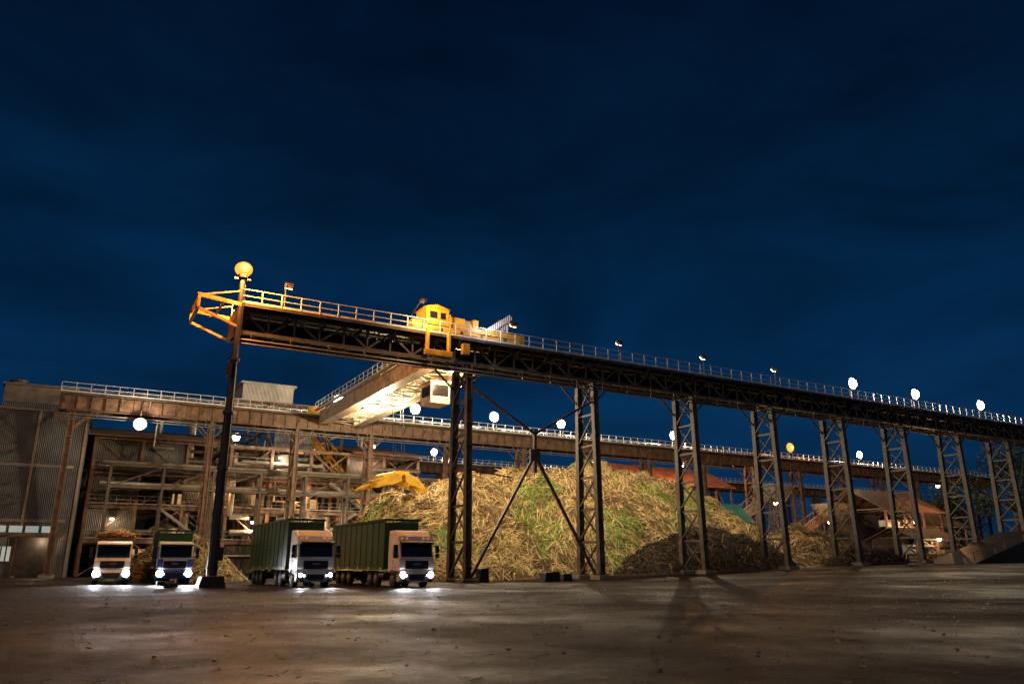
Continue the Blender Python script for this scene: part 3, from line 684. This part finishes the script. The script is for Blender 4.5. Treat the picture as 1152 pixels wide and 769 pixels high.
def hung(g,x,y,z,col,p):
    mb=MB(); mb.cyl((x,y,z+.1),(x,y,z+.4),.22,.3,n=12); mb.obj('lamp_glass','lb',g); mb=MB(); mb.cyl((x,y,z+.42),(x,y,z+.6),.4,.1,n=12); mb.beam((x,y,z+.6),(x,y+1.5,z+.9),.06); mb.obj('lamp_shade','dark',g)
    plight('shed_light',g,(x,y-.35,z-.15),col,p,.12)
gs=shed('open_storage_shed',92,60,24,16,14.5,18.5,'roofr'); hung(gs,-4,-12,17,(1,.45,.15),6500)
gs=shed('cane_preparation_shed',113,26,15,12,8.5,12.0,'roofb'); hung(gs,-3,-8,6,(1,.5,.2),2200); hung(gs,3,-9,12,(1,.45,.15),2200)
gs=shed('cane_preparation_shed',127,30,14,12,6.5,9.5,'roofb'); hung(gs,0,-7.5,4.5,(1,.7,.4),1200)
gs=shed('workshop_shed',103,14,10,7,3.6,5,'roofb'); hung(gs,-1,-4.5,3,(1,.65,.35),500)
def feeder(s,q,sc=1.0,m='steel_y'):
    g=group('cane_feeder_conveyor',s,q,gz(s))
    mb=MB()
    a=Vector((-9,0,1));b=Vector((7,0,9.5))*sc
    for dy in(-1.1,1.1):
        for dz in(0,1.5): mb.beam(a+Vector((0,dy,dz)),b+Vector((0,dy,dz)),.2)
        for k in range(12):
            p=a.lerp(b,k/12)+Vector((0,dy,0));r=a.lerp(b,(k+1)/12)+Vector((0,dy,1.5)); mb.beam(p,r,.1)
        for t in(.35,.65,.95):
            p=a.lerp(b,t); mb.beam(p+Vector((0,dy,0)),(p.x,dy*1.3,0),.25); mb.beam(p+Vector((0,dy,-.2)),(p.x-1.8,dy*1.3,0),.14)
    mb.beam(a+Vector((0,0,.1)),b+Vector((0,0,.1)),2.0,.12)
    mb.obj('conveyor_truss','brown',g)
    mb=MB(); c=b+Vector((1.5,0,0))
    mb.add([(c.x-2.5,-2.2,c.z+2.2),(c.x+2.5,-2.2,c.z+2.2),(c.x+2.5,2.2,c.z+2.2),(c.x-2.5,2.2,c.z+2.2),(c.x-.8,-.8,c.z-1),(c.x+.8,-.8,c.z-1),(c.x+.8,.8,c.z-1),(c.x-.8,.8,c.z-1)],[(0,1,5,4),(1,2,6,5),(2,3,7,6),(3,0,4,7),(4,5,6,7)])
    for i in(-2.4,0,2.4): mb.beam((c.x+i,-2.25,c.z+2.2),(c.x+i*.33,-.85,c.z-1),.12)
    mb.obj('hopper',m,g)
    mb=MB()
    for x in(-2,2):
        for y in(-2,2): mb.beam((c.x+x,y,0),(c.x+x,y,c.z+1.6),.22)
    for z in(2.5,5,c.z-1): 
        for y in(-2,2): mb.beam((c.x-2,y,z),(c.x+2,y,z),.16)
    mb.obj('hopper_legs','brown',g)
    return g
gf=feeder(76,24,1.0,'steel_g'); hung(gf,2,-6,8,(1,.7,.42),1100)
gf=feeder(98,30,.8,'cream'); hung(gf,0,-5,6,(1,.6,.3),900)
mb=MB(); g=group('tarpaulin_cover',71,20,gz(71)); mb.prism([(-3,5.5),(0,8.2),(.15,8.2),(-2.8,5.4)],-1.6,1.6); mb.beam((-1.5,-2.5,0),(-1.5,-2.5,5.9),.12); mb.beam((1.5,-2.5,0),(1.5,-2.5,5.9),.12); mb.beam((0,0,0),(0,0,8),.12); mb.obj('cover','tarp',g)
g=group('loading_ramp',90,-5,gz(90))
mb=MB(); mb.prismx([(-11,-.3),(20,-.3),(20,4.1),(7,3.9)],-3,3); mb.obj('ramp_body','dark',g,bevel=.04)
mb=MB()
for k in range(8): mb.beam((-10+k*2.2,-2.9,.1+.22*k*2.2),(-10+k*2.2,-2.9,1.1+.22*k*2.2),.07)
mb.beam((-10,-2.9,1.1),(6,-2.9,4.6),.07); mb.obj('ramp_handrail','steel',g)
mb=MB(); mb.prism([(-9,-.2),(-3.03,3.4),(-3.03,-.2)],4.5,9); mb.obj('side_slab','conc',g)
for (s,q,a,b,c) in((26.5,-2.5,1.6,1,.8),(28.3,-2.2,1,.8,.6),(20.8,-1,.9,.9,1.2)):
    g=group('concrete_block',s,q,gz(s)); mb=MB(); mb.prismx([(-a/2,-.1),(a/2,-.1),(a*.42,c),(-a*.4,c*.93)],-b/2,b/2); mb.obj('block','dark',g,bevel=.05)
g=group('rubble_lump',-3.4,-1.5,0); mb=MB()
for i in range(9): mb.box((random.uniform(-.5,.5),random.uniform(-.3,.3),random.uniform(.05,.3)),(random.uniform(.3,.6),.4,.3),0,Matrix.Rotation(random.uniform(0,3),3,'Z')@Matrix.Rotation(random.uniform(-.4,.4),3,'X'))
mb.obj('lumps','dark',g,bevel=.04)
g=group('safety_barrier',84,3,gz(84)); mb=MB()
for k in range(6): mb.beam((k*2.2,0,0),(k*2.2,0,1.1),.1)
mb.beam((0,0,1.0),(11,0,1.0),.1,.25); mb.beam((0,0,.5),(11,0,.5),.1,.2); mb.obj('barrier','steel_y',g)
# ---------------------------------------------------------------- trees
def tree(x,y,h,r,seed,z0=0):
    random.seed(seed)
    e=bpy.data.objects.new('broadleaf_tree',None); COL.objects.link(e); e.location=(x,y,gzw(x,y)+z0)
    mb=MB(); mb.cyl((0,0,-.3),(.3,.2,h*.5),h*.025,h*.015,10)
    cl=[]
    for i in range(15):
        a=random.uniform(0,6.28);rr=r*random.uniform(.2,.85);z=h*random.uniform(.38,.92); rr*=1.15-abs(z/h-.6)
        p=Vector((rr*math.cos(a),rr*math.sin(a),z)); cl.append((p,r*random.uniform(.28,.5)))
        mb.cyl((.2,.1,h*random.uniform(.3,.5)),p,h*.009,h*.003,6)
    mb.obj('trunk_and_limbs','bark',e)
    V=[];F=[];MI=[]
    for p,cr in cl:
        for k in range(450):
            d=Vector((random.gauss(0,1),random.gauss(0,1),random.gauss(0,.8))).normalized()*cr*random.uniform(.3,1.08)**.6
            c=p+d; u=Vector((random.gauss(0,1),random.gauss(0,1),random.gauss(0,1))).normalized(); v=u.orthogonal().normalized(); sz=random.uniform(.15,.4)
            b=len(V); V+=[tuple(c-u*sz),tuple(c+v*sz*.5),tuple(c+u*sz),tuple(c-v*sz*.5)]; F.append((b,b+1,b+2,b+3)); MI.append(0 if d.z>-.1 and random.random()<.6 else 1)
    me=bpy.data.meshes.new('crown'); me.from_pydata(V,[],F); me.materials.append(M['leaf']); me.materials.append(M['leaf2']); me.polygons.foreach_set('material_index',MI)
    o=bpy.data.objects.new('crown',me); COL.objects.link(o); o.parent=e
for i,(x,y,h,r) in enumerate(((97,150,23,8),(108,152,21,8),(102,140,17,7),(118,148,24,9),(92,160,15,7),(110,128,13,6),(88,170,13,6))): tree(x,y,h,r,100+i)
def treeline():
    random.seed(5); V=[];F=[]
    for i in range(26000):
        a=random.uniform(math.radians(28),math.radians(152)); R=random.uniform(330,380)
        hh=6+5*noise.noise(Vector((a*14,0,0)))+3*noise.noise(Vector((a*60,2,0)))
        c=Vector((R*math.cos(a),R*math.sin(a),1.5+random.uniform(0,1)*hh)); u=Vector((random.gauss(0,1),random.gauss(0,1),random.gauss(0,1))).normalized(); v=u.orthogonal().normalized(); sz=random.uniform(.8,1.8)
        b=len(V); V+=[tuple(c-u*sz),tuple(c+v*sz*.7),tuple(c+u*sz),tuple(c-v*sz*.7)]; F.append((b,b+1,b+2,b+3))
    me=bpy.data.meshes.new('distant_treeline'); me.from_pydata(V,[],F); me.materials.append(M['leaf2']); o=bpy.data.objects.new('distant_treeline',me); COL.objects.link(o)
treeline()
# ---------------------------------------------------------------- sky
w=bpy.data.worlds.new('World'); scene.world=w; w.use_nodes=True; nt=w.node_tree;N=nt.nodes;L=nt.links
bg=N['Background']; tc=N.new('ShaderNodeTexCoord'); sep=N.new('ShaderNodeSeparateXYZ'); L.new(tc.outputs['Generated'],sep.inputs[0])
r=N.new('ShaderNodeValToRGB'); cr=r.color_ramp
for p,c in ((0.0,(.0034,.028,.078)),(.12,(.0020,.026,.080)),(.3,(.0010,.017,.056)),(.48,(.0007,.0095,.031)),(.7,(.0005,.0038,.0135))):
    e=cr.elements.new(p) if p not in(0.0,) else cr.elements[0]; e.position=p; e.color=(*c,1)
cr.elements[-1].color=(.0005,.003,.01,1)
L.new(sep.outputs['Z'],r.inputs['Fac'])
mp=N.new('ShaderNodeMapping'); mp.inputs['Scale'].default_value=(1.2,1.2,3.0); mp.inputs['Rotation'].default_value=(.15,-.25,0); L.new(tc.outputs['Generated'],mp.inputs['Vector'])
nz=N.new('ShaderNodeTexNoise'); nz.inputs['Scale'].default_value=2.2; nz.inputs['Detail'].default_value=7; nz.inputs['Roughness'].default_value=.55; nz.inputs['Distortion'].default_value=.5; L.new(mp.outputs['Vector'],nz.inputs['Vector'])
mr=N.new('ShaderNodeMapRange'); mr.inputs['From Min'].default_value=.32; mr.inputs['From Max'].default_value=.68; mr.inputs['To Min'].default_value=.58; mr.inputs['To Max'].default_value=1.4; L.new(nz.outputs['Fac'],mr.inputs['Value'])
mx=N.new('ShaderNodeMix'); mx.data_type='RGBA'; mx.blend_type='MULTIPLY'; mx.inputs[0].default_value=1; L.new(r.outputs['Color'],mx.inputs[6]); L.new(mr.outputs['Result'],mx.inputs[7])
L.new(mx.outputs[2],bg.inputs['Color']); bg.inputs['Strength'].default_value=1.0
sl=bpy.data.lights.new('fill_sun','SUN'); sl.energy=.26; sl.angle=math.radians(12); sl.color=(1,.85,.70)  # added fill from behind the camera, lifts truck fronts and steelwork; no real source
so=bpy.data.objects.new('fill_sun',sl); COL.objects.link(so); so.rotation_euler=Vector((.25,1,-.26)).to_track_quat('-Z','Y').to_euler()
# ---------------------------------------------------------------- camera
cd=bpy.data.cameras.new('camera'); cam=bpy.data.objects.new('camera',cd); COL.objects.link(cam)
cd.sensor_width=36; cd.lens=26.72; cd.clip_start=.1; cd.clip_end=6000
cam.location=(0,0,1.6); cam.rotation_euler=(math.radians(90+16.2),0,0)
scene.camera=cam
